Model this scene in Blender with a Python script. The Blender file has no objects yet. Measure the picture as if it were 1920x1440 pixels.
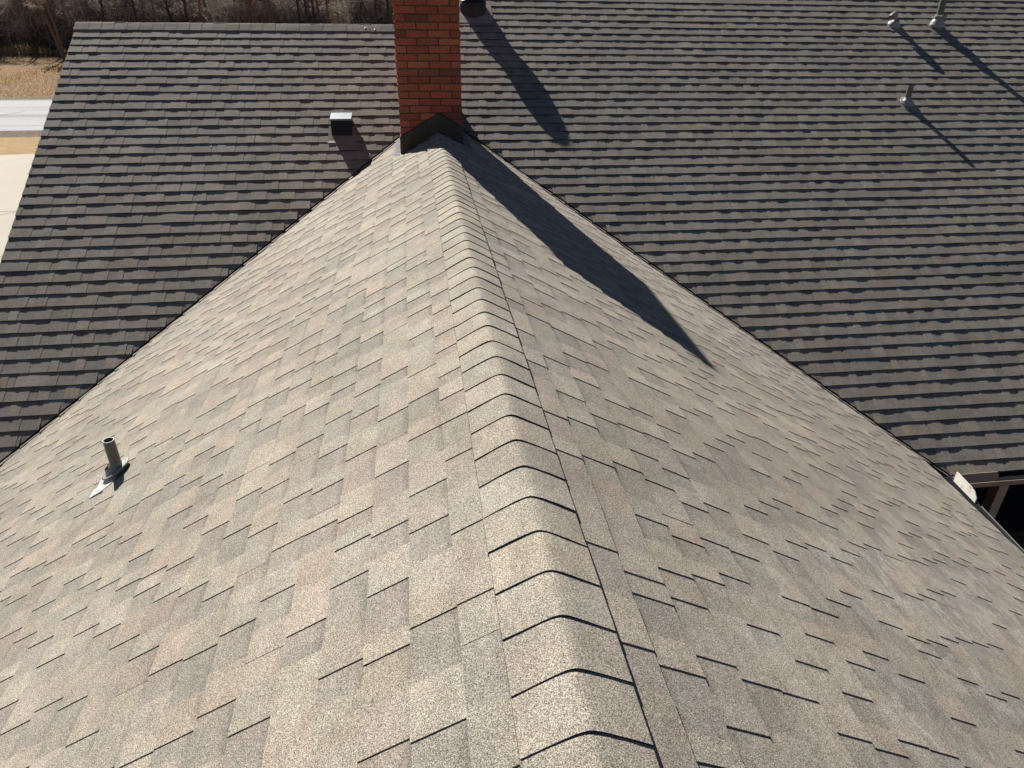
import bpy, math, random
from mathutils import Vector, Matrix
R = math.radians
random.seed(11)
C = bpy.context.scene.collection
sc = bpy.context.scene

# ------------------------------------------------------------------ camera
CAM = (-0.27658, -1.61620, 1.25074); PITCH, YAW, ROLL, FPX = 0.50912, 0.14065, 0.01416, 1321.92
ca, sa = math.cos(PITCH), math.sin(PITCH)
f_ = Vector((math.sin(YAW)*ca, math.cos(YAW)*ca, -sa))
r_ = Vector((math.cos(YAW), -math.sin(YAW), 0)); u_ = r_.cross(f_)
r2 = r_*math.cos(ROLL)+u_*math.sin(ROLL); u2 = -r_*math.sin(ROLL)+u_*math.cos(ROLL)
cd = bpy.data.cameras.new('camera'); cam = bpy.data.objects.new('camera', cd); C.objects.link(cam)
M = Matrix(((r2.x, u2.x, -f_.x, CAM[0]), (r2.y, u2.y, -f_.y, CAM[1]), (r2.z, u2.z, -f_.z, CAM[2]), (0, 0, 0, 1)))
cam.matrix_world = M
cd.sensor_width = 36; cd.lens = FPX*36/1920; cd.clip_start = 0.05; cd.clip_end = 2000
sc.camera = cam
# ------------------------------------------------------------------ light
SUN_EL, SUN_AZ = R(37.0), R(-22.3)          # azimuth from +Y, negative to the left
w = bpy.data.worlds.new('World'); sc.world = w; w.use_nodes = True
nt = w.node_tree; bg = nt.nodes['Background']
sky = nt.nodes.new('ShaderNodeTexSky'); sky.sky_type = 'NISHITA'; sky.sun_disc = False
sky.altitude = 3000; sky.dust_density = 0.3; sky.air_density = .55; sky.sun_elevation = SUN_EL; sky.sun_rotation = SUN_AZ
nt.links.new(sky.outputs[0], bg.inputs[0]); bg.inputs[1].default_value = 0.05
sd = Vector((math.sin(SUN_AZ)*math.cos(SUN_EL), math.cos(SUN_AZ)*math.cos(SUN_EL), math.sin(SUN_EL)))
sl = bpy.data.lights.new('sun', 'SUN'); sl.energy = 5.0; sl.angle = R(0.5); sl.color = (1.0, 0.955, 0.89)
so = bpy.data.objects.new('sun', sl); C.objects.link(so); so.rotation_euler = (-sd).to_track_quat('-Z', 'Y').to_euler()
so.location = (0, 0, 20)
sc.view_settings.view_transform = 'Standard'; sc.view_settings.look = 'None'
sc.view_settings.gamma = 1; sc.view_settings.exposure = 0.78

# ------------------------------------------------------------------ geometry constants (metres)
p, q = 0.5828, 0.5980
Y0, YR = 7.2362, 8.6318
YR2 = 9.42                        # higher ridge right of the chimney
HP, HQ = math.hypot(1, p), math.hypot(1, q)
E_ = 0.143
GZ = -5.3

# ------------------------------------------------------------------ helpers
def tag(o, label=None, cat=None, group=None, kind=None):
    if label: o['label'] = label
    if cat: o['category'] = cat
    if group: o['group'] = group
    if kind: o['kind'] = kind
    return o
def empty(name, loc=(0, 0, 0)):
    o = bpy.data.objects.new(name, None); C.objects.link(o); o.location = loc; return o

class MB:
    def __init__(s): s.v = []; s.f = []; s.c = []; s.cur = (1, 1, 1)
    def face(s, pts, col=None):
        n = len(s.v); s.v += [tuple(a) for a in pts]; s.f.append(tuple(range(n, n+len(pts)))); s.c.append(col or s.cur)
    def box(s, lo, hi, col=None, jit=0):
        x0, y0, z0 = lo; x1, y1, z1 = hi
        P = [[x0, y0, z0], [x1, y0, z0], [x1, y1, z0], [x0, y1, z0], [x0, y0, z1], [x1, y0, z1], [x1, y1, z1], [x0, y1, z1]]
        if jit: P = [[c+random.uniform(-jit, jit) for c in a] for a in P]
        n = len(s.v); s.v += [tuple(a) for a in P]
        for f in ((0, 3, 2, 1), (4, 5, 6, 7), (0, 1, 5, 4), (1, 2, 6, 5), (2, 3, 7, 6), (3, 0, 4, 7)):
            s.f.append(tuple(n+i for i in f)); s.c.append(col or s.cur)
    def obb(s, o, ax, ay, az, col=None):           # corner + three edge vectors
        o, ax, ay, az = map(Vector, (o, ax, ay, az))
        P = [o, o+ax, o+ax+ay, o+ay]; P += [a+az for a in P]
        n = len(s.v); s.v += [tuple(a) for a in P]
        for f in ((0, 3, 2, 1), (4, 5, 6, 7), (0, 1, 5, 4), (1, 2, 6, 5), (2, 3, 7, 6), (3, 0, 4, 7)):
            s.f.append(tuple(n+i for i in f)); s.c.append(col or s.cur)
    def tube(s, pts, rad, n=16, cap0=True, cap1=True, col=None):
        pts = [Vector(a) for a in pts]; m = len(s.v); K = len(pts)
        prev = None
        for i, a in enumerate(pts):
            t = (pts[min(i+1, K-1)]-pts[max(i-1, 0)]).normalized()
            if prev is None:
                h = Vector((1, 0, 0)) if abs(t.x) < .9 else Vector((0, 1, 0)); e1 = t.cross(h).normalized()
            else: e1 = (prev-t*prev.dot(t)).normalized()
            prev = e1; e2 = t.cross(e1); r = rad[i] if hasattr(rad, '__len__') else rad
            for j in range(n):
                an = 2*math.pi*j/n; s.v.append(tuple(a+e1*r*math.cos(an)+e2*r*math.sin(an)))
        for i in range(K-1):
            for j in range(n):
                j2 = (j+1) % n; s.f.append((m+i*n+j, m+i*n+j2, m+(i+1)*n+j2, m+(i+1)*n+j)); s.c.append(col or s.cur)
        if cap0: s.f.append(tuple(m+j for j in reversed(range(n)))); s.c.append(col or s.cur)
        if cap1: s.f.append(tuple(m+(K-1)*n+j for j in range(n))); s.c.append(col or s.cur)
    def lathe(s, o, ax, prof, n=32, col=None):     # prof = (radius, height) pairs round axis ax through o
        o = Vector(o); ax = Vector(ax).normalized(); h = Vector((1, 0, 0)) if abs(ax.x) < .9 else Vector((0, 1, 0))
        e1 = ax.cross(h).normalized(); e2 = ax.cross(e1); m = len(s.v)
        for r, z in prof:
            for j in range(n):
                an = 2*math.pi*j/n; s.v.append(tuple(o+ax*z+e1*r*math.cos(an)+e2*r*math.sin(an)))
        for i in range(len(prof)-1):
            for j in range(n):
                j2 = (j+1) % n; s.f.append((m+i*n+j, m+i*n+j2, m+(i+1)*n+j2, m+(i+1)*n+j)); s.c.append(col or s.cur)
    def build(s, name, mat, parent=None, smooth=False, bevel=0):
        me = bpy.data.meshes.new(name); me.from_pydata(s.v, [], s.f)
        at = me.color_attributes.new('tint', 'FLOAT_COLOR', 'CORNER')
        buf = []
        for f, c in zip(s.f, s.c):
            if isinstance(c, list):
                for a in c: buf += [a[0], a[1], a[2], 1.0]
            else: buf += [c[0], c[1], c[2], 1.0]*len(f)
        at.data.foreach_set('color', buf)
        me.materials.append(mat)
        if smooth: me.polygons.foreach_set('use_smooth', [True]*len(me.polygons))
        me.update()
        o = bpy.data.objects.new(name, me); C.objects.link(o)
        if parent: o.parent = parent; o.matrix_parent_inverse = parent.matrix_world.inverted() if parent.type != 'EMPTY' else Matrix.Translation(-parent.location)
        if bevel:
            b = o.modifiers.new('bevel', 'BEVEL'); b.width = bevel; b.segments = 2; b.limit_method = 'ANGLE'
        return o

# ------------------------------------------------------------------ materials
def newmat(name, rough=0.9, spec=0.3, metal=0.0):
    m = bpy.data.materials.new(name); m.use_nodes = True; t = m.node_tree; b = t.nodes['Principled BSDF']
    b.inputs['Roughness'].default_value = rough; b.inputs['Specular IOR Level'].default_value = spec; b.inputs['Metallic'].default_value = metal
    return m, t, b
def N(t, kind, **kw):
    n = t.nodes.new(kind)
    for k, v in kw.items():
        if k in n.inputs: n.inputs[k].default_value = v
        else: setattr(n, k, v)
    return n
def noise(t, vec, scale, detail=2, rough=.5):
    n = N(t, 'ShaderNodeTexNoise'); n.inputs['Scale'].default_value = scale; n.inputs['Detail'].default_value = detail; n.inputs['Roughness'].default_value = rough
    if vec: t.links.new(vec, n.inputs['Vector'])
    return n.outputs['Fac']
def remap(t, s, a, b, c, d, clamp=True):
    n = N(t, 'ShaderNodeMapRange'); n.clamp = clamp
    for i, v in enumerate((a, b, c, d)): n.inputs[i+1].default_value = v
    t.links.new(s, n.inputs[0]); return n.outputs[0]
def math_(t, op, a, b):
    n = N(t, 'ShaderNodeMath'); n.operation = op
    for i, x in enumerate((a, b)):
        if isinstance(x, (int, float)): n.inputs[i].default_value = x
        else: t.links.new(x, n.inputs[i])
    return n.outputs[0]
def mixc(t, fac, a, b, mode='MIX'):
    n = N(t, 'ShaderNodeMix'); n.data_type = 'RGBA'; n.blend_type = mode
    if isinstance(fac, (int, float)): n.inputs[0].default_value = fac
    else: t.links.new(fac, n.inputs[0])
    for i, x in ((6, a), (7, b)):
        if isinstance(x, tuple): n.inputs[i].default_value = (*x, 1)
        else: t.links.new(x, n.inputs[i])
    return n.outputs[2]
def scalec(t, col, fac):                                  # colour times a float socket
    n = N(t, 'ShaderNodeVectorMath'); n.operation = 'SCALE'
    t.links.new(col, n.inputs[0]); t.links.new(fac, n.inputs['Scale']); return n.outputs[0]
def bump(t, b, h, strength, dist):
    n = N(t, 'ShaderNodeBump'); n.inputs['Strength'].default_value = strength; n.inputs['Distance'].default_value = dist
    t.links.new(h, n.inputs['Height']); t.links.new(n.outputs[0], b.inputs['Normal'])
def objco(t, sc3=None):
    tc = N(t, 'ShaderNodeTexCoord'); o = tc.outputs['Object']
    if sc3:
        mp = N(t, 'ShaderNodeMapping'); mp.inputs['Scale'].default_value = sc3; t.links.new(o, mp.inputs['Vector']); return mp.outputs[0]
    return o
def tintc(t, base):
    a = N(t, 'ShaderNodeVertexColor'); a.layer_name = 'tint'
    return mixc(t, 1.0, a.outputs[0], base, 'MULTIPLY')

def shingle_mat(name, base, scuff):
    m, t, b = newmat(name, 0.92, 0.25); o = objco(t)
    g1 = noise(t, o, 400, 1.5, .8); g2 = noise(t, o, 200, 2, .75); g3 = noise(t, o, 9, 3, .6); g4 = noise(t, o, 1.3, 3, .55); g5 = noise(t, o, 70, 2, .6)
    k = math_(t, 'MULTIPLY', remap(t, g1, .30, .70, .15, 1.95), remap(t, g2, .3, .7, .62, 1.38))
    k = math_(t, 'MULTIPLY', k, remap(t, g3, .3, .7, .88, 1.12)); k = math_(t, 'MULTIPLY', k, remap(t, g5, .3, .7, .92, 1.08))
    k = math_(t, 'MULTIPLY', k, remap(t, g4, .3, .7, .88, 1.12))
    # three granule colours blended in patches
    hue = noise(t, o, 14, 2, .6)
    warm = mixc(t, remap(t, hue, .42, .62, 0, .5), base, tuple(c*s for c, s in zip(base, (1.06, .99, .965))))
    hue2 = noise(t, o, 4.3, 2, .5)
    warm = mixc(t, remap(t, hue2, .5, .68, 0, .45), warm, tuple(c*s for c, s in zip(base, (.93, 1.0, 1.02))))
    col = scalec(t, tintc(t, warm), k)
    if scuff:                                              # pale foot scuffs and chalky streaks on the right-hand slope
        s1 = noise(t, objco(t, (7, 3.6, 7)), 2.6, 8, .80); s2 = noise(t, o, .55, 2, .5)
        mm = math_(t, 'MULTIPLY', remap(t, s1, .48, .60, 0, 1), remap(t, s2, .47, .55, 0, 1))
        sp = N(t, 'ShaderNodeSeparateXYZ'); t.links.new(o, sp.inputs[0])
        mm = math_(t, 'MULTIPLY', mm, remap(t, sp.outputs[0], .25, .9, 0, 1)); mm = math_(t, 'MULTIPLY', mm, remap(t, g2, .42, .58, .15, 1))
        col = mixc(t, mm, col, (.52, .48, .42))
    t.links.new(col, b.inputs['Base Color'])
    bump(t, b, g1, .45, .0016)
    return m
SH = shingle_mat('granule_shingle', (.276, .248, .204), True)
SHM = shingle_mat('granule_shingle_shaded', (.214, .194, .162), False)  # same shingle, base darkened to stand in for the dim grazing sun

def plain(name, col, rough=.6, metal=0, var=.12, scale=18, spec=.4, tint=False, bmp=0):
    m, t, b = newmat(name, rough, spec, metal); o = objco(t)
    k = remap(t, noise(t, o, scale, 4, .6), .3, .7, 1-var, 1+var)
    base = N(t, 'ShaderNodeRGB'); base.outputs[0].default_value = (*col, 1); bc = base.outputs[0]
    if tint: bc = tintc(t, bc)
    t.links.new(scalec(t, bc, k), b.inputs['Base Color'])
    if bmp: bump(t, b, noise(t, o, scale*3, 3, .6), .5, bmp)
    return m
BRICK = plain('red_clay_brick', (1, 1, 1), .9, 0, .28, 60, .2, True, .003)
MORTAR = plain('brick_mortar', (.10, .07, .055), .95, 0, .2, 60, .1)
FLASH = plain('dark_bronze_metal', (.050, .038, .025), .55, .3, .2, 12)
PVC = plain('grey_painted_pvc', (.125, .12, .10), .5, 0, .15, 40)
BOOT = plain('grey_rubber_boot', (.30, .29, .275), .5, 0, .15, 40)
BOOTP = plain('pale_flange_metal', (.50, .50, .49), .42, .1, .16, 30)
BLACK = plain('black_metal', (.016, .015, .014), .38, .2, .2, 10)
NAVY = plain('dark_vent_metal', (.010, .012, .020), .6, 0, .2, 10, .2)
GUARD = plain('dark_gutter_guard', (.012, .012, .013), .9, 0, .25, 60, .08)
LIP = plain('light_aluminium_lip', (.62, .62, .60), .4, .5, .1, 30)
TAN = plain('tan_fascia_paint', (.36, .27, .20), .6, 0, .08, 12)
WOOD = plain('beige_post_wood', (.50, .37, .24), .7, 0, .15, 9)
SHADEDM = plain('shaded_splash_metal', (.30, .25, .21), .5, 0, .08, 12)  # shaded leg of the white splash guard, shade put into the colour
WHITEM, t_, b_ = newmat('white_stained_metal', .5, .4)
o_ = objco(t_); st = remap(t_, noise(t_, o_, 22, 5, .65), .53, .68, 0, 1)
t_.links.new(mixc(t_, st, (.78, .76, .71), (.55, .36, .17)), b_.inputs['Base Color'])

# ------------------------------------------------------------------ shingled slopes
def clip(poly, a, b, c):                                   # keep a*u+b*v+c >= 0 ; poly = [(u,v,tag)]
    out = []; n = len(poly)
    for i in range(n):
        P, Q = poly[i], poly[(i+1) % n]
        dp = a*P[0]+b*P[1]+c; dq = a*Q[0]+b*Q[1]+c
        if dp >= 0:
            out.append(P)
            if dq < 0:
                s_ = dp/(dp-dq); out.append((P[0]+(Q[0]-P[0])*s_, P[1]+(Q[1]-P[1])*s_, 'c'))
        elif dq >= 0:
            s_ = dp/(dp-dq); out.append((P[0]+(Q[0]-P[0])*s_, P[1]+(Q[1]-P[1])*s_, P[2]))
    return out
def swell(u, v, amp):
    return amp*(math.sin(u*2.1+v*.9+1.3)+.7*math.sin(u*1.1-v*2.3)+.5*math.sin(u*4.7+v*3.1+.5))/2.2
def wv(u, i):
    h = math.sin(u*11+i*7.13)*.5+math.sin(u*23.7+i*3.77)*.35+math.sin(u*5.3+i*1.9)*.5
    return h
HUES = [(1, 1, 1), (1.01, 1, .98), (.97, .985, .985), (1.04, .985, .965), (1.0, .995, .96), (1.0, .975, .985)]
def slope(mb, O, U, V, rows, u0, u1, halves, tb=.003, tl=.003, wave=.001, amp=.004, base=0.0, drift=None, rng=None, slotk=.85, contrast=.10, sub=.05, band=.55, cut=None, tband=.28):
    """courses of laminated shingles; rows = list of (index, v of the butt edge)"""
    O, U, V = Vector(O), Vector(U), Vector(V); Nn = U.cross(V).normalized(); T = tb+tl
    rng = rng or random.Random(3)
    def P3(u, v, h): return O+U*u+V*v+Nn*h
    def piece(ua, ub, i, vb, top, col, depth, ends=(True, True), w=1.0, skew=0.0, band=0.0, hv=()):
        n = max(1, int(math.ceil((ub-ua)/sub)))
        for k in range(n):
            a = ua+(ub-ua)*k/n; b2 = ua+(ub-ua)*(k+1)/n
            dv = lambda u: (drift(u) if drift else 0)
            poly = [(a, vb+dv(a), 'b'), (b2, vb+dv(b2), 'r' if k == n-1 else '-'), (b2+skew*(k == n-1), vb+E_*1.18+dv(b2), '-'), (a, vb+E_*1.18+dv(a), 'l' if k == 0 else '-')]
            for h in tuple(halves)+tuple(hv):
                if len(poly) < 3: break
                poly = clip(poly, *h)
            if len(poly) < 3: continue
            def z(u, v):
                t = (v-dv(u)-vb)/E_
                return base+swell(u, v, amp)+(top-T)+T*(1-t)+max(0, 1-t)*wave*w*wv(u, i)
            up = [P3(u, v, z(u, v)) for u, v, g in poly]
            m = len(poly)
            if band:                                        # darker granule band that the maker prints at the head of the backing strip
                vs = vb+E_*.74+dv(a)
                lo = clip(poly, 0, -1, vs); hi = clip(poly, 0, 1, -vs)
                if len(lo) > 2: mb.face([P3(u, v, z(u, v)) for u, v, g in lo], col)
                if len(hi) > 2:
                    cs = []
                    for u, v, g in hi:
                        f = 1-band*max(0, min(1, (v-vs)/(E_*.24))); cs.append(tuple(f*x for x in col))
                    mb.face([P3(u, v, z(u, v)) for u, v, g in hi], cs)
            else: mb.face(up, col)
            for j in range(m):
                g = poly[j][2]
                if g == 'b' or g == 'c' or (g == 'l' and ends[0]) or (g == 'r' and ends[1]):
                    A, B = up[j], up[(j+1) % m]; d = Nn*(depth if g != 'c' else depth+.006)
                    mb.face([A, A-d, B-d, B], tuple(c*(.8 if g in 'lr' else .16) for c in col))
    for i, vb in rows:
        vj = vb+rng.uniform(-.0015, .0015); hv = cut(i, vb) if cut else ()
        # backing layer, one strip per shingle about a metre long
        u = u0-rng.uniform(0, 1)
        while u < u1:
            L = 1.0; a, b2 = max(u, u0), min(u+L-.002, u1)
            if b2 > a:
                hue = HUES[rng.randrange(6)]; kk = slotk*(1+rng.uniform(-contrast, contrast)*.7)
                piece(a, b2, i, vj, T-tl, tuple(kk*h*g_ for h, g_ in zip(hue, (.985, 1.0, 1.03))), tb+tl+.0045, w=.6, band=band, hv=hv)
            # laminated tabs on this shingle
            x = u+rng.uniform(0, .02); tabbed = rng.random() < .6
            while x < u+L-.01:
                wd = rng.uniform(.065, .185)
                e = min(x+wd, u+L-.002)
                if u+L-e < .05: e = u+L-.002
                if tabbed:
                    a, b2 = max(x, u0), min(e, u1)
                    if b2-a > .012:
                        hue = HUES[rng.randrange(6)]; kk = 1+rng.uniform(-contrast, contrast)
                        piece(a, b2, i, vj+rng.uniform(-.001, .001), T, tuple(kk*h for h in hue), tl+.0012, w=1.0, band=(tband if rng.random() < .5 else 0), hv=hv)
                else:
                    pass
                tabbed = (not tabbed) if rng.random() < .93 else tabbed
                if not tabbed and rng.random() < .12: tabbed = True
                x = e
            u += L

house = tag(empty('house', (0, 4, GZ)), 'brown shingled house roof with a lower cross gable running up to a red brick chimney', 'house')

# wing (cross gable) : two slopes
rows_w = []
hw = 5.2*HP
vphase = -0.233*HP
i = 0
while vphase-E_*(i-2) > -hw:
    rows_w.append((i, vphase-E_*(i-2))); i += 1
kq = q/p
YF = -5.0
# right slope: U=+y, V toward ridge
Vr = (-1/HP, 0, p/HP); Vl = (1/HP, 0, p/HP)
def xh(s): return s   # x = -v/HP on the right
mbw = MB()
slack = .05
#   y <= Y0 - |x|*p/q + slack , |x| = -v/HP ; eave:  x <= 4.20-.105*(2.835-y)
hr = [(-1, 1/HP*p/q*1.0, Y0+slack),                # -u + (p/q)*(v/HP) + Y0 + slack >= 0   (v negative)
      (.105, 1/HP, 4.175-.105*2.835), (0, -1, -.0)]
slope(mbw, (0, 0, .002), (0, 1, 0), Vr, rows_w, YF, Y0+.1, hr, tb=.0030, tl=.0030, wave=.0007, amp=.006, rng=random.Random(5), contrast=.10)
hl = [(1, 1/HP*p/q, Y0+slack), (0, 1, 5.0*HP), (0, -1, 0)]   # u = -y
vphl = -0.222*HP
rows_l = []; i = 0
while vphl-E_*(i-2) > -hw:
    rows_l.append((i, vphl-E_*(i-2))); i += 1
slope(mbw, (0, 0, .002), (0, -1, 0), Vl, rows_l, -Y0-.1, -YF, hl, tb=.0030, tl=.0030, wave=.0007, amp=.006, rng=random.Random(8), contrast=.075)
wing = mbw.build('wing_roof', SH, house)
tag(wing, 'sunlit tan shingle slopes of the lower cross gable')
# decking below
mb = MB()
for s in (-1, 1):
    mb.face([(0, YF, -.02), (0, Y0+1.2, -.02), (s*4.1, Y0-4.1/kq+.3, -.02-4.1*p), (s*4.1, YF, -.02-4.1*p)][::s])
deck = mb.build('roof_deck', FLASH, wing)

# ridge caps of the wing
def caps(mb, n, y_of, halfw, r, lift, T, pp, rng, org=lambda x, y, z: (x, y, z), e=.1457, back=None):
    xs = [-halfw, -halfw*.6, -halfw*.3, -.03, -.018, -.008, 0, .008, .018, .03, halfw*.3, halfw*.6, halfw]
    for k in range(n):
        y = y_of(k); kk = 1+rng.uniform(-.10, .06); hue = HUES[(0, 1, 2, 4, 0, 2)[rng.randrange(6)]]; col = tuple(kk*h for h in hue)
        off = rng.uniform(-.0015, .0015); w0 = rng.uniform(-.004, .004); tw = rng.uniform(-.004, .004)
        def zz(x, t): return -(pp if x > 0 or back is None else back)*(math.sqrt(x*x+r*r))+lift+T*(1-t)+math.sin(x*40+k)*.0006
        def prof(t): return [Vector(org(x+off, y+w0+tw*x/halfw+t*e, zz(x, t))) for x in xs]
        A, B = prof(0), prof(1.15)
        for j in range(len(xs)-1):
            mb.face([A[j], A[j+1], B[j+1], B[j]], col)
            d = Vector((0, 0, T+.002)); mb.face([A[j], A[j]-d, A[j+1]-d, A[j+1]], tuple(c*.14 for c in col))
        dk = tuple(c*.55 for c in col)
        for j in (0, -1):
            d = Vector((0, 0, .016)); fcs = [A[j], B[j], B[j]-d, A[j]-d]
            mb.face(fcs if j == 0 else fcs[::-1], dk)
mb = MB(); rngc = random.Random(21)
caps(mb, 66, lambda k: 5.0347+.1457-k*.14566+rngc.uniform(-.003, .003), .133, .021, .0208, .0042, p, rngc)
rc = mb.build('ridge_cap', SH, wing); tag(rc, 'overlapping bent cap shingles down the lower ridge')

# main roof
cq = 1/HQ
VR_ = (YR-Y0)*HQ; VR2 = (YR2-Y0)*HQ
rows_m = [(i, VR_-(.293+E_*i)) for i in range(-8, 45)]
VEAVE = VR_-6.60
mbm = MB()
off = .022
Vm = (0, cq, q*cq)
vE = rows_m[-1][1]
hm_l = [(-1, cq*kq*1.0, -off), (1, 0, 4.228), (0, -1, VR_+.0)]
hm_r = [(1, cq*kq, -off), (0, -1, VR2), (0, 1, -(vE-.004))]
rows_ml = [(i, v) for i, v in rows_m if i >= -2]
CUT = {}
rcut = random.Random(55)
for i, v in rows_m: CUT[i] = (rcut.random() < .8, rcut.random() < .8)
def cutR(i, v): return ((1, 0, -(-v*cq*kq+off)),) if CUT[i][1] and v < 0 else ()
def cutL(i, v): return ((-1, 0, -(-v*cq*kq+off)),) if CUT[i][0] and v < 0 else ()
dr = lambda u: -.028*max(0, min(1, (u-.5)/5))
slope(mbm, (0, Y0, .012), (1, 0, 0), Vm, rows_ml, -4.228, 0.0, hm_l, tb=.0062, tl=.0024, wave=.0019, amp=.0022, rng=random.Random(31), contrast=.10, sub=.03, slotk=.92, band=.2, cut=cutL, tband=0)
slope(mbm, (0, Y0, .012), (1, 0, 0), Vm, rows_m, 0.0, 11.5, hm_r, tb=.0062, tl=.0024, wave=.0019, amp=.0022, drift=dr, rng=random.Random(37), contrast=.10, sub=.03, slotk=.92, band=.2, cut=cutR, tband=0)
rtri = random.Random(12)
Oc = Vector((0, Y0, .012)); Vc = Vector(Vm); Nc = Vector((0, -q*cq, cq))
for i, v in rows_m:
    for s, k in ((-1, 0), (1, 1)):
        if v < -.25 and CUT[i][k]:
            kk = rtri.uniform(.8, 1.0); hgt = rtri.uniform(-.003, 0)
            uv = lambda vv: -vv*cq*kq+off
            T_ = [(uv(v)+.012, v+.004, 0), (uv(v+E_*1.1)+.004, v+E_*1.1, 0), (uv(v)+.03, v+E_*1.1, 0)]
            P_ = [Oc+Vector((s*a, 0, 0))+Vc*b2+Nc*(hgt+rtri.uniform(0, .002)) for a, b2, _ in T_]
            if (P_[1]-P_[0]).cross(P_[2]-P_[0]).z < 0: P_ = P_[::-1]
            mbm.face(P_, (kk, kk, kk))
            A_, B_ = P_[0], P_[1] if s < 0 else P_[2]
            for j in range(3):
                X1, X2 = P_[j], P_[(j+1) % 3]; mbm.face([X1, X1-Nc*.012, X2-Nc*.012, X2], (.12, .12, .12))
main = mbm.build('main_roof', SHM, house); tag(main, 'large shingle slope of the main roof facing the viewer, its colour darkened for grazing sun')
# row end pieces woven into the valleys, lying on the wing
rg = random.Random(4)
for s in (-1, 1):
    mb = MB()
    Vw = Vector((-s/HP, 0, p/HP)); Nw = Vector((s*p/HP, 0, 1/HP)); D = Vector((s*kq, -1, -q)).normalized()
    out = D.cross(Nw)*(-1 if s < 0 else 1)
    for i, v in rows_m[8:]:
        yy = Y0+v*cq; y2 = yy+E_*cq
        if yy > 6.9: continue
        A = Vector((s*(Y0-yy)*kq, yy, q*(yy-Y0))); B = Vector((s*(Y0-y2)*kq, y2, q*(y2-Y0)))
        lw = rg.uniform(.035, .07)
        hue = HUES[rg.randrange(6)]; col = tuple(.92*h for h in hue)
        dn = Vector((0, -1, 0))
        h1, h2 = .014, .009
        pass
        P_ = [B+Nw*h2, A+Nw*h1, A+out*lw*.45+dn*lw*.75+Nw*h1, B+(A-B)*rg.uniform(.1, .5)+out*rg.uniform(.012, .03)+Nw*h2]
        c = sum(P_, Vector())/4; nn = (P_[1]-P_[0]).cross(P_[2]-P_[0])
        if nn.z < 0: P_ = P_[::-1]
        mb.face(P_, col)
        for j in range(4):
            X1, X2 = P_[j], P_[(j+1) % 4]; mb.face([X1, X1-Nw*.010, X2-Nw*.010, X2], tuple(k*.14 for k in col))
    vp = mb.build('valley_shingles', SHM, main); tag(vp, 'cut shingle ends folded into the %s roof valley' % ('left' if s < 0 else 'right'))
# ridge caps of main roof, lower (left) and higher (right) ridge
mb = MB(); rg = random.Random(14)
def orgL(x, y, z): return (-y, YR-x, q*(YR-Y0)+z)
caps(mb, 28, lambda k: 4.245-.16755-k*.1457, .135, .012, .0235, .0022, q, rg, org=orgL)
def orgR(x, y, z): return (-y, YR2-x, q*(YR2-Y0)+z)
caps(mb, 79, lambda k: -11.6+k*.1457, .135, .012, .0235, .0045, q, rg, org=orgR)
for i_, f in enumerate(mb.f): pass
mrc = mb.build('ridge_cap', SHM, main)
for xx, dy in ((-.78, .085), (-.66, .11)):
    mbn = MB(); mbn.lathe((xx, YR-dy, q*(YR-Y0)-q*dy+.026), (0, -q, 1), [(.011, 0), (.010, .004), (.0002, .006)], 12); mbn.build('nail_head', LIP, mrc)
mrc = mrc; tag(mrc, 'grey cap shingles along the level ridge of the main roof')
# rear slopes, gable ends, soffits and rake boards
mb = MB()
zr, zr2 = q*(YR-Y0), q*(YR2-Y0)
for k in range(60):
    for (x0, x1, yr, z0) in ((-4.228, .05, YR, zr), (.05, 11.5, YR2, zr2)):
        a = k*.12; b2 = (k+1.1)*.12
        mb.face([(x0, yr+a, z0-.01-a*q), (x1, yr+a, z0-.01-a*q), (x1, yr+b2, z0-.004-b2*q+.003), (x0, yr+b2, z0-.004-b2*q+.003)][::1], (.95, .95, .95))
mb.build('rear_slope', SHM, main)
mb = MB()
ye = Y0+vE*cq; ze = q*(ye-Y0)
for x in (-4.205,):                                       # rake board
    mb.obb((x-.012, ye, ze-.16), (.024, 0, 0), (0, YR-ye, q*(YR-ye)), (0, 0, .155))
    mb.obb((x-.012, YR, zr-.16), (.024, 0, 0), (0, 6.5, -6.5*q), (0, 0, .150))
mb.build('rake_board', TAN, main)
mb = MB(); mb.obb((-4.19, ye+.02, ze-.03), (4.1, 0, 0), (0, YR-ye, q*(YR-ye)), (0, 0, .012)); mb.obb((.06, ye+.02, ze-.03), (11.4, 0, 0), (0, YR2-ye, q*(YR2-ye)), (0, 0, .012))
# keep the deck of the main slope out of the wing: only outside the valleys
mb = MB()
def deckm(x0, x1, yb, yt):
    mb.face([(x0, yb, q*(yb-Y0)-.004), (x1, yb, q*(yb-Y0)-.004), (x1, yt, q*(yt-Y0)-.004), (x0, yt, q*(yt-Y0)-.004)])
mb.face([(-4.2, ye, ze-.004), (-kq*(Y0-ye)-.0, ye, ze-.004), (-.0, Y0, -.004), (0, YR, zr-.004), (-4.2, YR, zr-.004)])
mb.face([(kq*(Y0-ye), ye, ze-.004), (11.4, ye, ze-.004), (11.4, YR2, zr2-.004), (0, YR2, zr2-.004), (0, Y0, -.004)])
mb.build('roof_deck', FLASH, main)

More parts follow.
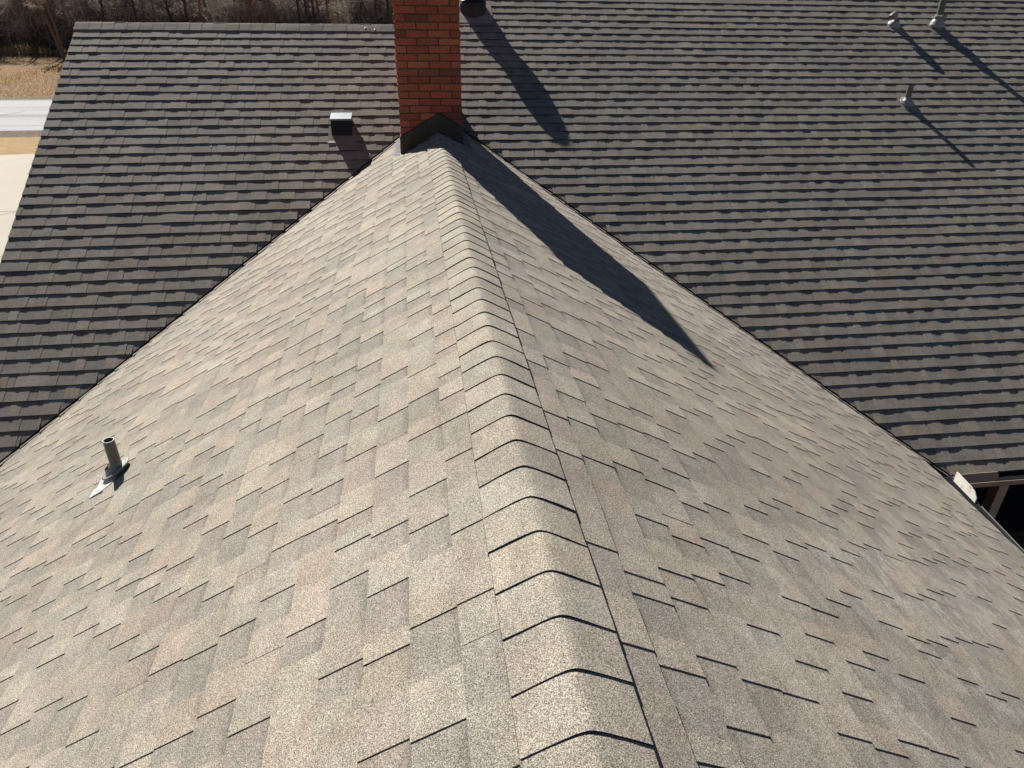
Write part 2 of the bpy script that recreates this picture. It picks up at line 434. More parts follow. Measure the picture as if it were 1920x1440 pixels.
# ------------------------------------------------------------------ brick chimney
CX0, CX1, CY0, CY1 = -.383, .235, 5.85, 7.36
ZT = 1.80
rb = random.Random(9)
def brickcol():
    k = rb.uniform(.74, 1.22); h = rb.random()
    if h < .12: return (.22*k, .075*k, .05*k)
    return (.34*k, rb.uniform(.085, .112)*k, rb.uniform(.045, .06)*k)
mb = MB(); zb = -.62; ch = .067
nrow = int((ZT-zb)/ch)
for r in range(nrow):
    z0 = zb+r*ch; z1 = z0+.057; wB = .0985
    # front and rear
    def run(a0, a1, first):
        x = a0; out = []; ln = (a1-a0-2*.010)/3.0 if a1-a0 < 1 else (a1-a0-7*.01)/8
        if first: x0 = a0
        else:
            out.append((a0, a0+ln/2)); x0 = a0+ln/2+.010
        while x0 < a1-.02:
            e = min(x0+ln, a1); out.append((x0, e)); x0 = e+.010
        return out
    od = r % 2
    for a, b2 in run(CX0, CX1, od):
        jy = rb.uniform(-.0035, .003)
        ja = rb.uniform(-.004, .002) if a == CX0 else 0; jb = rb.uniform(-.003, .003) if b2 == CX1 else 0
        mb.box((a+ja, CY0+jy, z0), (b2+jb, CY0+.09, z1), brickcol(), .0013)
        mb.box((a+ja, CY1-.09, z0), (b2+jb, CY1+jy, z1), brickcol(), .0013)
    for a, b2 in run(CY0+.1, CY1-.1, od):
        j1 = rb.uniform(-.003, .003)
        mb.box((CX0+j1, a, z0), (CX0+.09, b2, z1), brickcol(), .0013)
        mb.box((CX1-.09, a, z0), (CX1+j1, b2, z1), brickcol(), .0013)
chim = mb.build('chimney', BRICK, house); tag(chim, 'tall red brick chimney with raked joints rising where the two roofs meet')
mb = MB(); mb.box((CX0+.008, CY0+.008, zb), (CX1-.008, CY1-.008, ZT-.02)); mb.build('mortar', MORTAR, chim)
mb = MB()
mb.box((CX0-.03, CY0-.03, ZT-.02), (CX1+.03, CY1+.03, ZT+.05)); mb.box((CX0+.05, CY0+.06, ZT+.052), (CX1-.05, CY1-.06, ZT+.1))
mb.build('chimney_crown', MORTAR, chim, bevel=.006)
# front apron flashing, folded over the ridge, plus side step flashing
mb = MB(); fy = CY0-.012
hz = lambda x: -p*abs(x)+.012
X = [(CX0-.006, 0), (0.012, 0), (CX1+.006, 0)]
HT = .175
def fl(x, dz, y): return Vector((x, y, hz(x)+dz))
for a, b2 in ((CX0-.008, .008), (.008, CX1+.008)):
    for (y_, fl_) in ((fy, 1),):
        mb.face([fl(a, .0, fy-.004), fl(b2, .0, fy-.004), fl(b2, HT, fy), fl(a, HT, fy)])
        mb.face([fl(a, .0, fy-.004), fl(b2, .0, fy-.004), fl(b2, -.004, fy-.055), fl(a, -.004, fy-.055)][::-1])
        mb.face([fl(a, HT, fy), fl(b2, HT, fy), fl(b2, HT, CY0+.004), fl(a, HT, CY0+.004)])
        mb.face([fl(a, HT, fy-.0), fl(b2, HT, fy-.0), fl(b2, HT-.012, fy-.006), fl(a, HT-.012, fy-.006)][::-1])
for sx in (CX0-.008, CX1+.008):
    for k in range(11):
        y = CY0-.01+k*.14
        mb.box((min(sx, sx+.003), y, max(hz(sx), q*(y-Y0))-.02), (max(sx, sx+.003), y+.16, max(hz(sx), q*(y+.14-Y0))+.15-.0*k))
fo = mb.build('flashing', FLASH, chim); tag(fo, 'dark bronze metal flashing folded over the ridge at the chimney foot')
# pale tar-streaked valley metal beside the chimney
VMET = plain('dull_valley_metal', (.16, .155, .15), .85, .0, .3, 25, .1)
for s, xa, xb in ((-1, .40, .455), (1, .25, .34)):
    mb = MB(); mb.face([Vector((s*xa, 5.84, -p*xa+.014)), Vector((s*xb, 5.90, -p*xb+.014)), Vector((s*(xb+.0), Y0-xb/kq-.02, -p*xb+.016)), Vector((s*xa, Y0-xa/kq-.02, -p*xa+.016))][::s]); mb.build('valley_metal', VMET, chim)

# ------------------------------------------------------------------ vents on the roofs
def on_main(x, y): return Vector((x, y, q*(y-Y0)+.016))
NM = Vector((0, -q, 1)).normalized()
def plate(mb, c, U, V, Nn, w_, l_, t_=.003):
    mb.obb(c-U*w_/2-V*l_/2, U*w_, V*l_, Nn*t_)
UM, VM = Vector((1, 0, 0)), Vector(Vm)
def vent_pipe(base, rad, h, Nn, U, V, label, bootlab=None, sealant=False, tilt=Vector((0, 0, 1)), bs=1.0, pl=(.26, .30), pm=None):
    mb = MB(); b0 = base-Vector((0, 0, .05)); tp = base+tilt*h
    mb.tube([b0, tp], rad, 28, True, False)
    mb.tube([tp, base+tilt*(h*.25)], rad*.84, 28, False, True)         # the hollow bore
    mb.lathe(tp, tilt, [(rad, 0), (rad*.98, .002), (rad*.86, .002), (rad*.84, -.001)], 28)
    for f in range(len(mb.f)): pass
    o = mb.build('vent_pipe', PVC, house, smooth=False); tag(o, label)
    mb = MB()
    mb.lathe(base, Nn, [(rad*1.9*bs, .0), (rad*2.1*bs, .014), (rad*2.6*bs, .018), (rad*2.62*bs, .023), (rad*2.25*bs, .026), (rad*1.9*bs, .024), (rad*1.55*bs, .038), (rad*1.25*bs, .055)], 40)
    mb.lathe(base, tilt, [(rad*1.5, .028), (rad*1.28, .048), (rad*1.10, .056), (rad*1.08, .066), (rad*1.01, .068)], 32)
    mb.build('boot', BOOT, o, smooth=True)
    mb = MB(); plate(mb, base-V*.02+Nn*.001, U, V, Nn, pl[0], pl[1]); mb.build('flange', pm or BOOTP, o)
    return o
NL = Vector((-p, 0, 1)).normalized()
def on_left(x, y): return Vector((x, y, p*x+.010))
bw = on_left(-2.045, 1.935)
vent_pipe(bw, .030, .212, NL, Vector((0, -1, 0)), Vector(Vl), 'short open grey pipe alone on the sunlit left slope of the lower gable', pl=(.10, .12), bs=1.12)
vent_pipe(on_left(-3.10, 2.33), .030, .16, NL, Vector((0, -1, 0)), Vector(Vl), 'grey pipe at the left edge of the picture, low on the sunlit slope', pl=(.10, .12))
vent_pipe(on_main(6.05, 7.29), .037, .195, NM, UM, VM, 'short grey pipe standing lowest of the three at the right of the main roof', pl=(.20, .26), pm=SHM, bs=.95)
# tall pipe with a rough storm collar
o3 = vent_pipe(on_main(7.18, 8.67), .045, .62, NM, UM, VM, 'tall thick grey pipe with a ragged collar, cut off by the top edge', pl=(.24, .30), bs=.7, pm=SHM)
mb = MB(); rr = random.Random(3); cb = on_main(7.18, 8.67)
for k in range(40):
    a = rr.uniform(0, 6.28); r0 = rr.uniform(.046, .075); zz = rr.uniform(.11, .15); s = rr.uniform(.008, .018)
    c = cb+Vector((math.cos(a)*r0, math.sin(a)*r0, zz)); mb.box(c-Vector((s, s, s*.6)), c+Vector((s, s, s*.6)), None, .004)
mb.lathe(cb, (0, 0, 1), [(.095, .0), (.10, .03), (.085, .07), (.062, .11), (.05, .135)], 32)
mb.build('collar', BOOT, o3)
# goose-neck vent
gb = on_main(6.54, 8.70); mb = MB()
pts = [gb+Vector((0, 0, -.03)), gb+Vector((0, 0, .075)), gb+Vector((-.004, -.002, .105)), gb+Vector((-.020, -.010, .126)), gb+Vector((-.045, -.024, .130)), gb+Vector((-.072, -.038, .116)), gb+Vector((-.090, -.048, .094))]
mb.tube(pts, [.032, .032, .034, .037, .040, .042, .044], 20, True, False)
mb.tube([pts[-1], pts[-1]+(pts[-2]-pts[-1])*1.2], [.039, .034], 20, False, True, (.2, .2, .2))
go = mb.build('goose_neck_vent', BOOT, house, smooth=True); tag(go, 'small grey goose-neck vent with its hooked mouth turned to the chimney')
mb = MB(); mb.lathe(gb, NM, [(.085, .002), (.088, .014), (.070, .028), (.060, .045), (.044, .052), (.040, .075), (.034, .08)], 32); mb.build('boot', BOOT, go, smooth=True)
mb = MB(); plate(mb, gb+NM*.001-VM*.03, UM, VM, NM, .19, .22); mb.build('flange', SHM, go)
# round black attic ventilator behind the chimney
tb_ = on_main(.62, 8.93); mb = MB()
mb.lathe(tb_, (0, 0, 1), [(.172, -.16), (.176, .02), (.176, .10), (.150, .112)], 48)
mb.lathe(tb_, (0, 0, 1), [(.150, .10), (.150, .32)], 48)
mb.lathe(tb_, (0, 0, 1), [(.120, .29), (.176, .295), (.182, .31), (.182, .335), (.155, .37), (.09, .395), (.002, .40)], 48)
tv = mb.build('round_vent', BLACK, house, smooth=True); tag(tv, 'round black drum ventilator just right of the chimney at the top edge')
for m_ in tv.data.polygons: pass
mb = MB(); plate(mb, tb_+NM*.002-VM*.06, UM, VM, NM, .50, .48); mb.build('flange', plain('faded_flange_metal', (.30, .25, .21), .5, .1, .1), tv)
mb = MB(); mb.lathe(tb_, (0, 0, 1), [(.1765, .055), (.180, .060), (.180, .066), (.1765, .071)], 48); mb.build('seam_band', FLASH, tv)
# square slant-backed vent on the left
bx = on_main(-1.05, 6.90); mb = MB()
W_, Hh, Dp = .112, .155, .12
A0 = bx+Vector((-W_, 0, -.04)); 
zt = bx.z+Hh
pf = [Vector((-W_, -.03, zt)), Vector((W_, -.03, zt))]
def bp(x, y, z): return Vector((bx.x+x, bx.y+y, bx.z+z))
fr = [bp(-W_, -.03, -.015), bp(W_, -.03, -.015), bp(W_, -.03, Hh), bp(-W_, -.03, Hh)]
bk = [bp(-W_, .20, .09), bp(W_, .20, .09), bp(W_, .20, Hh+.022), bp(-W_, .20, Hh+.022)]
mb.face(fr); mb.face([fr[1], bk[1], bk[2], fr[2]]); mb.face([fr[0], fr[3], bk[3], bk[0]]); mb.face([bk[1], bk[0], bk[3], bk[2]])
bvo = mb.build('box_vent', NAVY, house); tag(bvo, 'small dark square vent hood on the roof left of the chimney')
mb = MB(); mb.obb(bp(-W_-.006, -.036, Hh+.001), (2*W_+.012, 0, 0), (0, .25, .030), (0, 0, .006)); mb.obb(bp(-W_-.006, -.038, Hh-.014), (2*W_+.012, 0, 0), (0, .003, 0), (0, 0, .016))
mb.build('lid', plain('light_vent_lid', (.13, .16, .175), .45, .2, .25, 30), bvo, bevel=.002)
mb = MB(); mb.obb(bp(-W_+.02, -.024, -.075), (2*W_-.035, 0, 0), (0, .10, .05), (0, 0, .06)); mb.build('throat', BLACK, bvo)
mb = MB(); plate(mb, bx-VM*.03+NM*.001, UM, VM, NM, .30, .30, .002); mb.build('flange', SHM, bvo)
mb = MB(); c0 = bx+VM*(-.155)+UM*(-.115)+NM*.002
mb.face([c0+UM*(.045*math.cos(a))+VM*(.035*math.sin(a))+NM*.004 for a in [math.pi*k/10 for k in range(11)]]); mb.build('sealant_patch', BOOTP, bvo)
# silver sealant smear running down from the pipe boot on the left slope
mb = MB()
ol = [(-2.03, 1.94), (-2.03, 1.84), (-2.044, 1.812), (-2.066, 1.795), (-2.092, 1.785), (-2.122, 1.784), (-2.140, 1.788), (-2.152, 1.780), (-2.170, 1.800), (-2.172, 1.850), (-2.150, 1.885), (-2.158, 1.935), (-2.148, 2.00), (-2.10, 2.03)]
P_ = [on_left(x, y)+NL*.0035 for x, y in ol]
if (P_[1]-P_[0]).cross(P_[2]-P_[1]).z < 0: P_ = P_[::-1]
mb.face(P_)
for k in range(len(P_)): mb.face([P_[k], P_[k]-NL*.006, P_[(k+1) % len(P_)]-NL*.006, P_[(k+1) % len(P_)]])
ss = mb.build('sealant_smear', plain('silver_sealant', (.62, .62, .60), .4, .2, .2, 60, bmp=.003), house); tag(ss, 'pale silver sealant smear below the pipe on the left slope')

# ------------------------------------------------------------------ eaves, gutters and porch at the right
def ex(y): return 4.175-.105*(2.835-y)
g0 = Vector((ex(2.86)+.0, 2.86, 0)); g1 = Vector((ex(-5), -5.0, 0))
zg = -2.452
mb = MB(); prof = [(-.02, .0), (.05, -.002), (.128, -.005), (.132, -.005), (.132, -.10), (.03, -.12), (-.01, -.12), (-.02, -.0)]
K = 40
for j in range(len(prof)-1):
    (a, za), (b2, zb2) = prof[j], prof[j+1]
    mb.face([g0+Vector((a, 0, zg+za)), g1+Vector((a, 0, zg+za)), g1+Vector((b2, 0, zg+zb2)), g0+Vector((b2, 0, zg+zb2))][::-1])
gut = mb.build('gutter', GUARD, house); tag(gut, 'dark guarded gutter along the lower gable eave')
mb = MB(); gd = (g1-g0).normalized(); Lg = (g1-g0).length
mb.obb(g0+Vector((.128, 0, zg-.004)), gd*Lg, (.003, 0, 0), (0, 0, .003))
mb.build('gutter_lip', LIP, gut)
mb = MB(); n = int(Lg/.0165)
for k in range(n):
    for rj, xo in ((0, .116), (1, .100)):
        c = g0+gd*(k+.5*(rj % 2))*.0165+Vector((xo, 0, zg+.0006-.04*xo))
        s = .0022 if rj == 0 else .0010
        mb.box(c-Vector((s, s, .001)), c+Vector((s, s, .0012)))
mb.build('guard_mesh', plain('guard_mesh_metal', (.42, .42, .41), .4, .5, .1), gut)
# main gutter
mb = MB(); yg = 2.965; zgm = ze-.012; x0, x1 = 4.34, 11.5
for (ya, za, yb2, zb2) in ((yg+.02, .000, yg-.075, -.010), (yg-.075, -.010, yg-.075, -.055), ):
    mb.face([(x0, ya, zgm+za), (x1, ya, zgm+za), (x1, yb2, zgm+zb2), (x0, yb2, zgm+zb2)][::-1])
mg = mb.build('gutter', GUARD, house); tag(mg, 'dark guarded gutter under the main roof eave at the right edge')
mb = MB(); mb.box((x0, yg-.084, zgm-.066), (x1, yg-.0755, zgm-.014)); mb.build('gutter_front', TAN, mg)
mb = MB(); mb.lathe((4.70, yg-.055, zgm-.007), (0, 0, 1), [(.0001, .006), (.005, .004), (.006, 0)], 10); mb.build('screw', LIP, mg, smooth=True)
mb = MB(); mb.box((4.05, yg+.06, zgm-.10), (x1, yg+.085, zgm-.03)); mb.build('fascia_board', TAN, mg)
# L shaped splash guard at the gutter corner
mb = MB()
zs = zg-.004; A = Vector((4.272, 2.80, zs)); B = Vector((4.246, 2.50, zs)); hS = .098
prof = [A, B, B+Vector((0, .0, .05)), B+Vector((0, .035, .082)), B+Vector((0, .085, hS)), A+Vector((0, 0, hS))]
th = Vector((.004, 0, 0)); mb.face([P_-th for P_ in prof]); mb.face([P_+th for P_ in prof][::-1])
for j in range(6): mb.face([prof[j]-th, prof[j]+th, prof[(j+1) % 6]+th, prof[(j+1) % 6]-th])
sg = mb.build('splash_guard', WHITEM, gut); tag(sg, 'white rust-stained metal splash guard standing on the gutter corner')
mb = MB(); A2 = Vector((4.30, 2.835, zs-.062)); pr = [A2, A2+Vector((.43, 0, 0)), A2+Vector((.44, 0, .05)), A2+Vector((.41, 0, .10)), A2+Vector((.0, 0, .10))]
th = Vector((0, .003, 0)); mb.face([P_-th for P_ in pr]); mb.face([P_+th for P_ in pr][::-1])
for j in range(5): mb.face([pr[j]-th, pr[(j+1) % 5]-th, pr[(j+1) % 5]+th, pr[j]+th][::-1])
s2 = mb.build('splash_guard', SHADEDM, gut); tag(s2, 'splash guard leg under the shingle edge, its shade put into a taupe colour')
# porch under the main eave
mb = MB(); mb.box((5.01, 3.02, GZ), (5.11, 3.12, ze-.12)); mb.box((4.99, 3.0, ze-.16), (5.13, 3.13, ze-.145))
po = mb.build('porch_post', WOOD, house, bevel=.004); tag(po, 'square beige wooden porch post behind the gutter')
mb = MB(); mb.box((4.0, 3.02, ze-.19), (11.4, 3.12, ze-.125)); mb.build('porch_beam', TAN, house)
# house walls (brick) and dark porch opening
m_, t_, b_ = newmat('brick_wall', .9, .2)
br = N(t_, 'ShaderNodeTexBrick'); br.inputs['Scale'].default_value = 1; br.inputs['Brick Width'].default_value = .2; br.inputs['Row Height'].default_value = .067; br.inputs['Mortar Size'].default_value = .006
br.inputs['Color1'].default_value = (.36, .09, .045, 1); br.inputs['Color2'].default_value = (.28, .07, .04, 1); br.inputs['Mortar'].default_value = (.3, .24, .2, 1)
mp = N(t_, 'ShaderNodeMapping'); mp.inputs['Rotation'].default_value = (R(90), 0, 0); tc = N(t_, 'ShaderNodeTexCoord')
t_.links.new(tc.outputs['Object'], mp.inputs[0]); t_.links.new(mp.outputs[0], br.inputs[0]); t_.links.new(br.outputs[0], b_.inputs['Base Color'])
WALL = m_
mb = MB()
mb.box((-3.8, 3.45, GZ), (3.72, 14.6, -2.45)); mb.box((-3.72, YF+.4, GZ), (3.72, 3.449, -2.45))
mb.box((3.721, 5.0, GZ), (11.2, 14.6, -2.3))
wl = mb.build('wall', WALL, house)
mb = MB(); mb.box((5.55, 4.97, GZ+.02), (8.0, 4.995, -3.05)); mb.build('porch_dark_panel', plain('glossy_dark_panel', (.01, .01, .012), .1, 0, .05), house)  # flat near-black panel on the porch back wall
mb = MB()
mb.face([(-4.15, YR, zr-.05), (-4.15, YR-3.5, zr-.05-3.5*q), (-4.15, YR-3.5, -2.4), (-4.15, YR+3.5, -2.4), (-4.15, YR+3.5, zr-.05-3.5*q)])
mb.build('gable_end', TAN, house); mb = MB()
mb.face([(.06, YR2, zr2-.03), (.06, YR2-.9, zr2-.03-.9*q), (.06, YR2-.9, zr2-.7), (.06, YR2+.9, zr2-.7), (.06, YR2+.9, zr2-.03-.9*q)])
mb.build('gable_end', TAN, house)

# ------------------------------------------------------------------ grounds
gm, t_, b_ = newmat('ground_soil_and_grass', .95, .1); o_ = objco(t_)
n1 = noise(t_, o_, .35, 5, .6); n2 = noise(t_, o_, 5, 5, .7)
sp = N(t_, 'ShaderNodeSeparateXYZ'); t_.links.new(o_, sp.inputs[0])
col = mixc(t_, remap(t_, n2, .35, .65, 0, 1), (.17, .10, .05), (.30, .19, .095))
col = mixc(t_, remap(t_, n1, .45, .62, 0, .6), col, (.15, .12, .085))
t_.links.new(col, b_.inputs['Base Color']); bump(t_, b_, n2, .8, .12)
mb = MB(); mb.box((-900, -500, GZ-1.0), (900, 1200, GZ)); gr = mb.build('ground', gm); tag(gr, kind='structure')
def sheet(name, pts, z, mat, th=.0):
    mb = MB(); P_ = [Vector((x, y, z)) for x, y in pts]
    if (P_[1]-P_[0]).cross(P_[2]-P_[0]).z < 0: P_ = P_[::-1]
    mb.face(P_); o = mb.build(name, mat); tag(o, kind='structure'); return o
def road_mat():
    m, t, b = newmat('pale_worn_asphalt', .85, .3); o = objco(t, (.03, 1, 1))
    k = noise(t, o, .55, 3, .5); g = noise(t, objco(t), 12, 3, .7)
    col = mixc(t, remap(t, k, .40, .62, 0, 1), (.30, .30, .30), (.17, .175, .185))
    t.links.new(scalec(t, col, remap(t, g, .3, .7, .85, 1.15)), b.inputs['Base Color']); return m
# ground points measured at z=-5.3: road 37..50 m away
ra = [(-120, 60.0), (120, 42.3), (120, 30.5), (-120, 47)]
RDIR = Vector((1, 0, 0))
sheet('road', [(-140, 49.6), (60, 51.5), (60, 40.0), (-140, 37.5)], GZ+.012, road_mat())
vm_, t_, b_ = newmat('gravel_verge', .95, .1); g = noise(t_, objco(t_), 9, 5, .75)
t_.links.new(mixc(t_, remap(t_, g, .35, .65, 0, 1), (.10, .08, .06), (.27, .23, .17)), b_.inputs['Base Color']); bump(t_, b_, g, 1, .1)
sheet('verge', [(-140, 37.6), (60, 40.1), (60, 38.2), (-140, 35.6)], GZ+.008, vm_)
sheet('far_verge', [(-140, 49.5), (60, 51.4), (60, 52.6), (-140, 50.8)], GZ+.008, vm_)
dm, t_, b_ = newmat('orange_dirt_straw', .95, .1); g = noise(t_, objco(t_, (.35, 1, 1)), 5, 5, .75); g2 = noise(t_, objco(t_), .6, 3, .6)
c_ = mixc(t_, remap(t_, g, .35, .65, 0, 1), (.27, .18, .085), (.44, .30, .135)); t_.links.new(mixc(t_, remap(t_, g2, .45, .65, 0, .45), c_, (.26, .19, .12)), b_.inputs['Base Color'])
sheet('dirt', [(-140, 35.7), (60, 38.3), (60, 30), (-140, 22)], GZ+.004, dm)
cm, t_, b_ = newmat('pale_concrete', .9, .2); g = noise(t_, objco(t_), 30, 5, .7); g2 = noise(t_, objco(t_), .5, 3, .6)
k = math_(t_, 'MULTIPLY', remap(t_, g, .3, .7, .92, 1.08), remap(t_, g2, .3, .7, .95, 1.05))
rgb = N(t_, 'ShaderNodeRGB'); rgb.outputs[0].default_value = (.44, .40, .325, 1); t_.links.new(scalec(t_, rgb.outputs[0], k), b_.inputs['Base Color'])
sheet('driveway', [(-60, 26.5), (-16.7, 32.9), (-9, 34), (-6, 34), (-6, -10), (-60, -10)], GZ+.02, cm)
jm = plain('joint_filler', (.20, .17, .14), .9)
def joint(name, a, b2, w_=.03, z=GZ+.024, mat=None):
    a, b2 = Vector((*a, z)), Vector((*b2, z)); d = (b2-a).normalized(); n_ = Vector((-d.y, d.x, 0))*w_
    mb = MB(); mb.face([a-n_, b2-n_, b2+n_, a+n_]); o = mb.build(name, mat or jm); tag(o, kind='structure')
joint('driveway_joint', (-30, 22.3), (-9, 23.6), .02); joint('driveway_joint', (-15.2, 21.2), (-12.2, 24.3), .02); joint('driveway_joint', (-30, 17.5), (-9, 18.8), .02)
joint('road_crack', (-25.6, 40.0), (-22.6, 45.5), .035, GZ+.016, plain('crack_tar', (.09, .09, .09), .9))

# leaning dark post by the road at the left edge
ps = tag(empty('roadside_post', (-21.35, 36.1, GZ)), 'thin black leaning post with a low dark foot beside the road at the left edge', 'post')
mb = MB(); mb.tube([(-21.55, 36.1, GZ+1.15), (-21.2, 36.1, GZ)], .03, 8); mb.tube([(-21.55, 36.1, GZ+1.15), (-21.9, 36.3, GZ)], .03, 8); mb.build('leg', BLACK, ps)
mb = MB(); mb.tube([(-21.0, 35.9, GZ+.06), (-21.9, 35.9, GZ+.06)], .05, 8); mb.build('foot_bar', BLACK, ps)

# ------------------------------------------------------------------ bare winter woods
hm, t_, b_ = newmat('leaf_litter', .95, .05); g = noise(t_, objco(t_), .5, 6, .75)
t_.links.new(mixc(t_, remap(t_, g, .35, .65, 0, 1), (.03, .022, .015), (.085, .055, .035)), b_.inputs['Base Color'])
mb = MB(); rh = random.Random(6)
nx, ny = 60, 10
def hz_(x, y):
    d = y-(88+.05*(x+40)); return GZ+(.0 if d < 0 else .004*d*d*(.8+.2*math.sin(x*.1))+.25*math.sin(x*.3+y*.2)*min(1, d/6)) if d < 60 else GZ+14+.02*(d-60)
for i in range(nx):
    for j in range(ny):
        xs = [-140+i*4, -140+(i+1)*4]; ys = [88+j*9, 88+(j+1)*9]
        mb.face([(xs[0], ys[0], hz_(xs[0], ys[0])+.01), (xs[1], ys[0], hz_(xs[1], ys[0])+.01), (xs[1], ys[1], hz_(xs[1], ys[1])+.01), (xs[0], ys[1], hz_(xs[0], ys[1])+.01)])
hl_ = mb.build('wooded_hill', hm); tag(hl_, kind='structure')

def bark(name, col): return plain(name, col, .9, 0, .3, 6, .2, True)
BK = [bark('grey_bark', (.24, .20, .165)), bark('dark_bark', (.09, .072, .06)), bark('red_brown_bark', (.26, .13, .08)), bark('pale_bark', (.60, .52, .42))]
def limb(mb, a, d, L, r, lev, rg, maxlev, col, minr=.010):
    pts = [Vector(a)]; d = Vector(d).normalized(); n = 4 if lev < 2 else 3
    rad = [r]
    for k in range(n):
        d = (d+Vector((rg.uniform(-1, 1), rg.uniform(-1, 1), rg.uniform(-.6, .9)))*(.13+.05*lev)).normalized()
        pts.append(pts[-1]+d*L/n); rad.append(max(minr, r*(1-.62*(k+1)/n)))
    mb.tube(pts, rad, 6 if lev == 0 else (4 if lev == 1 else 3), False, False, col)
    if lev < maxlev:
        m = {0: 13, 1: 6, 2: 5, 3: 3}[lev]
        for k in range(m):
            t = rg.uniform(.12 if lev == 0 else .2, 1)*n; i = min(int(t), n-1); c = pts[i].lerp(pts[i+1], t-i)
            ax = Vector((rg.uniform(-1, 1), rg.uniform(-1, 1), rg.uniform(-.35, .9))).normalized()
            nd = (d*.25+ax).normalized(); ck = rg.uniform(.6, 1.5)
            limb(mb, c, nd, L*rg.uniform(.28, .5)*(1 if lev else .85), rad[i]*rg.uniform(.35, .55), lev+1, rg, maxlev, tuple(ck*cc for cc in col), minr)
protos = []
for s in range(6):
    rg = random.Random(100+s); mt = BK[[0, 1, 0, 2, 3, 1][s]]
    mb = MB(); H = rg.uniform(9, 12); 
    tk = MB(); tk.cur = (1, 1, 1)
    pts = [Vector((0, 0, -.3))]; d = Vector((rg.uniform(-.1, .1), rg.uniform(-.1, .1), 1)); rad = [.20]
    for k in range(7):
        d = (d+Vector((rg.uniform(-.1, .1), rg.uniform(-.1, .1), 0))).normalized(); pts.append(pts[-1]+d*H/7); rad.append(.17*(1-.11*(k+1)))
    tk.tube(pts, rad, 8, False, True)
    for k in range(26):
        t = rg.uniform(.06, 1)*7; i = min(int(t), 6); c = pts[i].lerp(pts[i+1], t-i)
        a = rg.uniform(0, 6.28); nd = Vector((math.cos(a), math.sin(a), rg.uniform(-.15, .9)))
        kk = rg.uniform(.7, 1.4); limb(mb, c, nd, rg.uniform(1.6, 3.4), .045, 1, rg, 3, (kk, kk, kk), .011)
    protos.append((tk, mb, mt))
TREEL = ['grey bare winter tree', 'dark bare winter tree', 'slender grey bare tree', 'red-brown bare tree', 'pale-barked bare tree', 'near-black bare tree']
meshes = {}
def place_tree(s, x, y, z, sca, rot, label):
    root = empty('bare_tree', (x, y, z)); tag(root, label, 'tree', 'bare winter trees of the wood behind the field')
    for nm, k in (('trunk', 0), ('crown', 1)):
        if (s, k) not in meshes:
            o = protos[s][k].build(nm, protos[s][2]); meshes[(s, k)] = o.data; bpy.data.objects.remove(o)
        o = bpy.data.objects.new(nm, meshes[(s, k)]); C.objects.link(o); o.parent = root
    root.rotation_euler = (0, 0, rot); root.scale = (sca, sca, sca)
rt = random.Random(77); idx = 0
import itertools
spots = []
for row, (yd, nn) in enumerate(((86.5, 20), (89, 20), (92, 18), (96, 17), (101, 16))):
    for k in range(nn):
        fx = (k+rt.uniform(.15, .85))/nn
        spots.append((row, fx, yd+rt.uniform(-.9, .9)))
for row, fx, yd in spots:
    x = -49+fx*56*(1+.03*row)-row*1.5
    s = rt.randrange(6)
    if row == 0 and s == 5: s = 1
    where = ['at the field edge', 'just inside the wood edge', 'in the middle of the wood', 'deep in the wood', 'at the back of the wood'][row]
    n = sum(1 for a in spots if a[0] == row and a[1] < fx)+1
    words = ['first', 'second', 'third', 'fourth', 'fifth', 'sixth', 'seventh', 'eighth', 'ninth', 'tenth', 'eleventh', 'twelfth', 'thirteenth', 'fourteenth', 'fifteenth', 'sixteenth', 'seventeenth', 'eighteenth', 'nineteenth', 'twentieth']
    place_tree(s, x, yd, hz_(x, yd)-.05, rt.uniform(.85, 1.2), rt.uniform(0, 6.28), '%s %s, %s from the left' % (TREEL[s], where, words[n-1]))
# tawny twin trunk leaning at the left end of the ridge
tw = tag(empty('twin_trunk_tree', (-33.6, 79.2, GZ)), 'leaning tawny double trunk standing before the wood by the left end of the ridge', 'tree')
mb = MB(); mb.tube([(-33.45, 79.2, GZ-.2), (-34.0, 79.2, GZ+3), (-34.9, 79.2, GZ+6.5), (-35.4, 79.3, GZ+9.5)], [.17, .15, .13, .08], 8)
mb.tube([(-33.4, 79.2, GZ-.2), (-33.55, 79.25, GZ+3), (-34.1, 79.3, GZ+6.5), (-34.3, 79.4, GZ+9.5)], [.15, .13, .11, .07], 8)
mb.build('trunk', plain('tawny_bark', (.20, .12, .07), .9, 0, .3, 8), tw)
mb = MB(); rg = random.Random(5)
for k in range(22):
    z = rg.uniform(3.5, 9); limb(mb, (-33.7-.1*z, 79.25, GZ+z), (rg.uniform(-1, 1), rg.uniform(-1, 1), rg.uniform(-.1, .6)), rg.uniform(1.2, 2.6), .03, 1, rg, 3, (1, 1, 1), .011)
mb.build('crown', BK[3], tw)
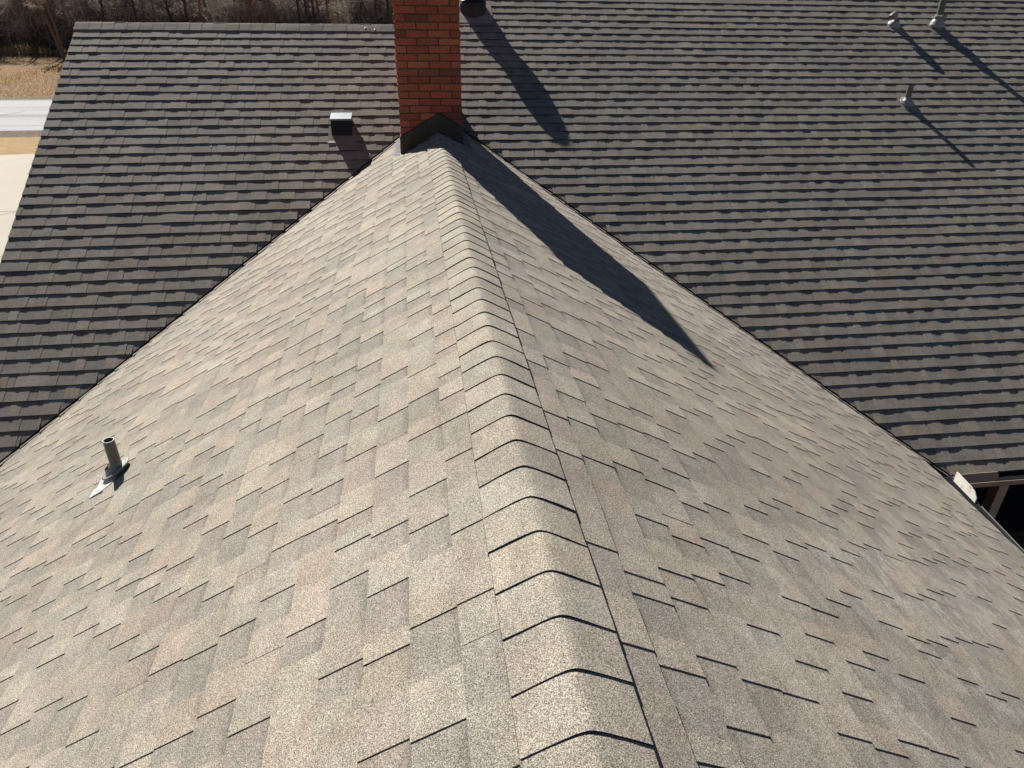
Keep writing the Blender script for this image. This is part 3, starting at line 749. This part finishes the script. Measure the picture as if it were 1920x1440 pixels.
# brushwood thicket that fills the foot of the wood, and dry grass at its edge
def thicket(name, y0, y1, x0, x1, n, hmin, hmax, rmin, cols, mat, seed, lean=.35):
    rg = random.Random(seed); mb = MB()
    for k in range(n):
        x = rg.uniform(x0, x1); y = rg.uniform(y0, y1); z = hz_(x, y); h = rg.uniform(hmin, hmax)*(.7+.5*math.sin(x*.7+1)*math.sin(x*.23))
        h = max(h, hmin)
        c = cols[rg.randrange(len(cols))]; kk = rg.uniform(.5, 1.5); c = tuple(kk*a for a in c)
        P_ = Vector((x, y, z-.05)); d = Vector((rg.uniform(-lean, lean), rg.uniform(-lean, lean), 1))
        r = rg.uniform(rmin, rmin*1.7)
        for s in range(3):
            d2 = (d+Vector((rg.uniform(-.6, .6), rg.uniform(-.6, .6), rg.uniform(-.5, .1)))*(.4 if s else .15)*lean*3).normalized()
            Q = P_+d2*h/3; sd2 = Vector((rg.uniform(.3, 1), rg.uniform(-1, 1)*.6, 0)).normalized()*r
            r2_ = .7; mb.face([P_-sd2, P_+sd2, Q+sd2*r2_, Q-sd2*r2_], c); P_ = Q; r *= r2_
            if h > 1 and rg.random() < .9:
                e = P_+Vector((rg.uniform(-1, 1), rg.uniform(-1, 1), rg.uniform(-.2, .7)))*h*.25
                mb.face([P_-sd2*.5, P_+sd2*.5, e], c)
    o = mb.build(name, mat); return o
tm = plain('brushwood_twigs', (1, 1, 1), .9, 0, .2, 5, .2, True)
gmt, t_, b_ = newmat('dry_grass_blades', .8, .2)
tr = N(t_, 'ShaderNodeBsdfTranslucent'); ms = N(t_, 'ShaderNodeMixShader'); ms.inputs[0].default_value = .5
rgb = N(t_, 'ShaderNodeRGB'); rgb.outputs[0].default_value = (1, 1, 1, 1); tc_ = tintc(t_, rgb.outputs[0])
t_.links.new(tc_, b_.inputs['Base Color']); t_.links.new(tc_, tr.inputs['Color'])
t_.links.new(b_.outputs[0], ms.inputs[1]); t_.links.new(tr.outputs[0], ms.inputs[2]); t_.links.new(ms.outputs[0], t_.nodes['Material Output'].inputs['Surface'])
o = thicket('brushwood', 85.5, 104, -52, 55, 107000, 1.6, 6.5, .016, [(.05, .038, .032), (.10, .075, .055), (.035, .028, .025), (.14, .10, .065), (.20, .10, .055), (.60, .51, .40), (.07, .07, .045)], tm, 50, .75)  # palest tint paints rim-lit glints onto some twigs
tag(o, 'dense dark bare brushwood filling the foot of the wood', 'brushwood', kind='stuff')
o = thicket('dry_grass', 52, 87, -50, -10, 42000, .08, .26, .02, [(.42, .27, .13), (.34, .21, .10), (.48, .33, .17), (.26, .19, .11), (.20, .17, .10)], gmt, 51, .25)
tag(o, 'tawny dry winter grass covering the field before the wood', 'grass', kind='stuff')
o = thicket('tall_grass', 83.5, 86.5, -50, -10, 7000, .7, 1.5, .022, [(.30, .20, .11), (.22, .16, .09), (.40, .30, .18), (.16, .14, .07)], gmt, 52, .25)
tag(o, 'taller dry grass and weeds fringing the edge of the wood', 'grass', kind='stuff')
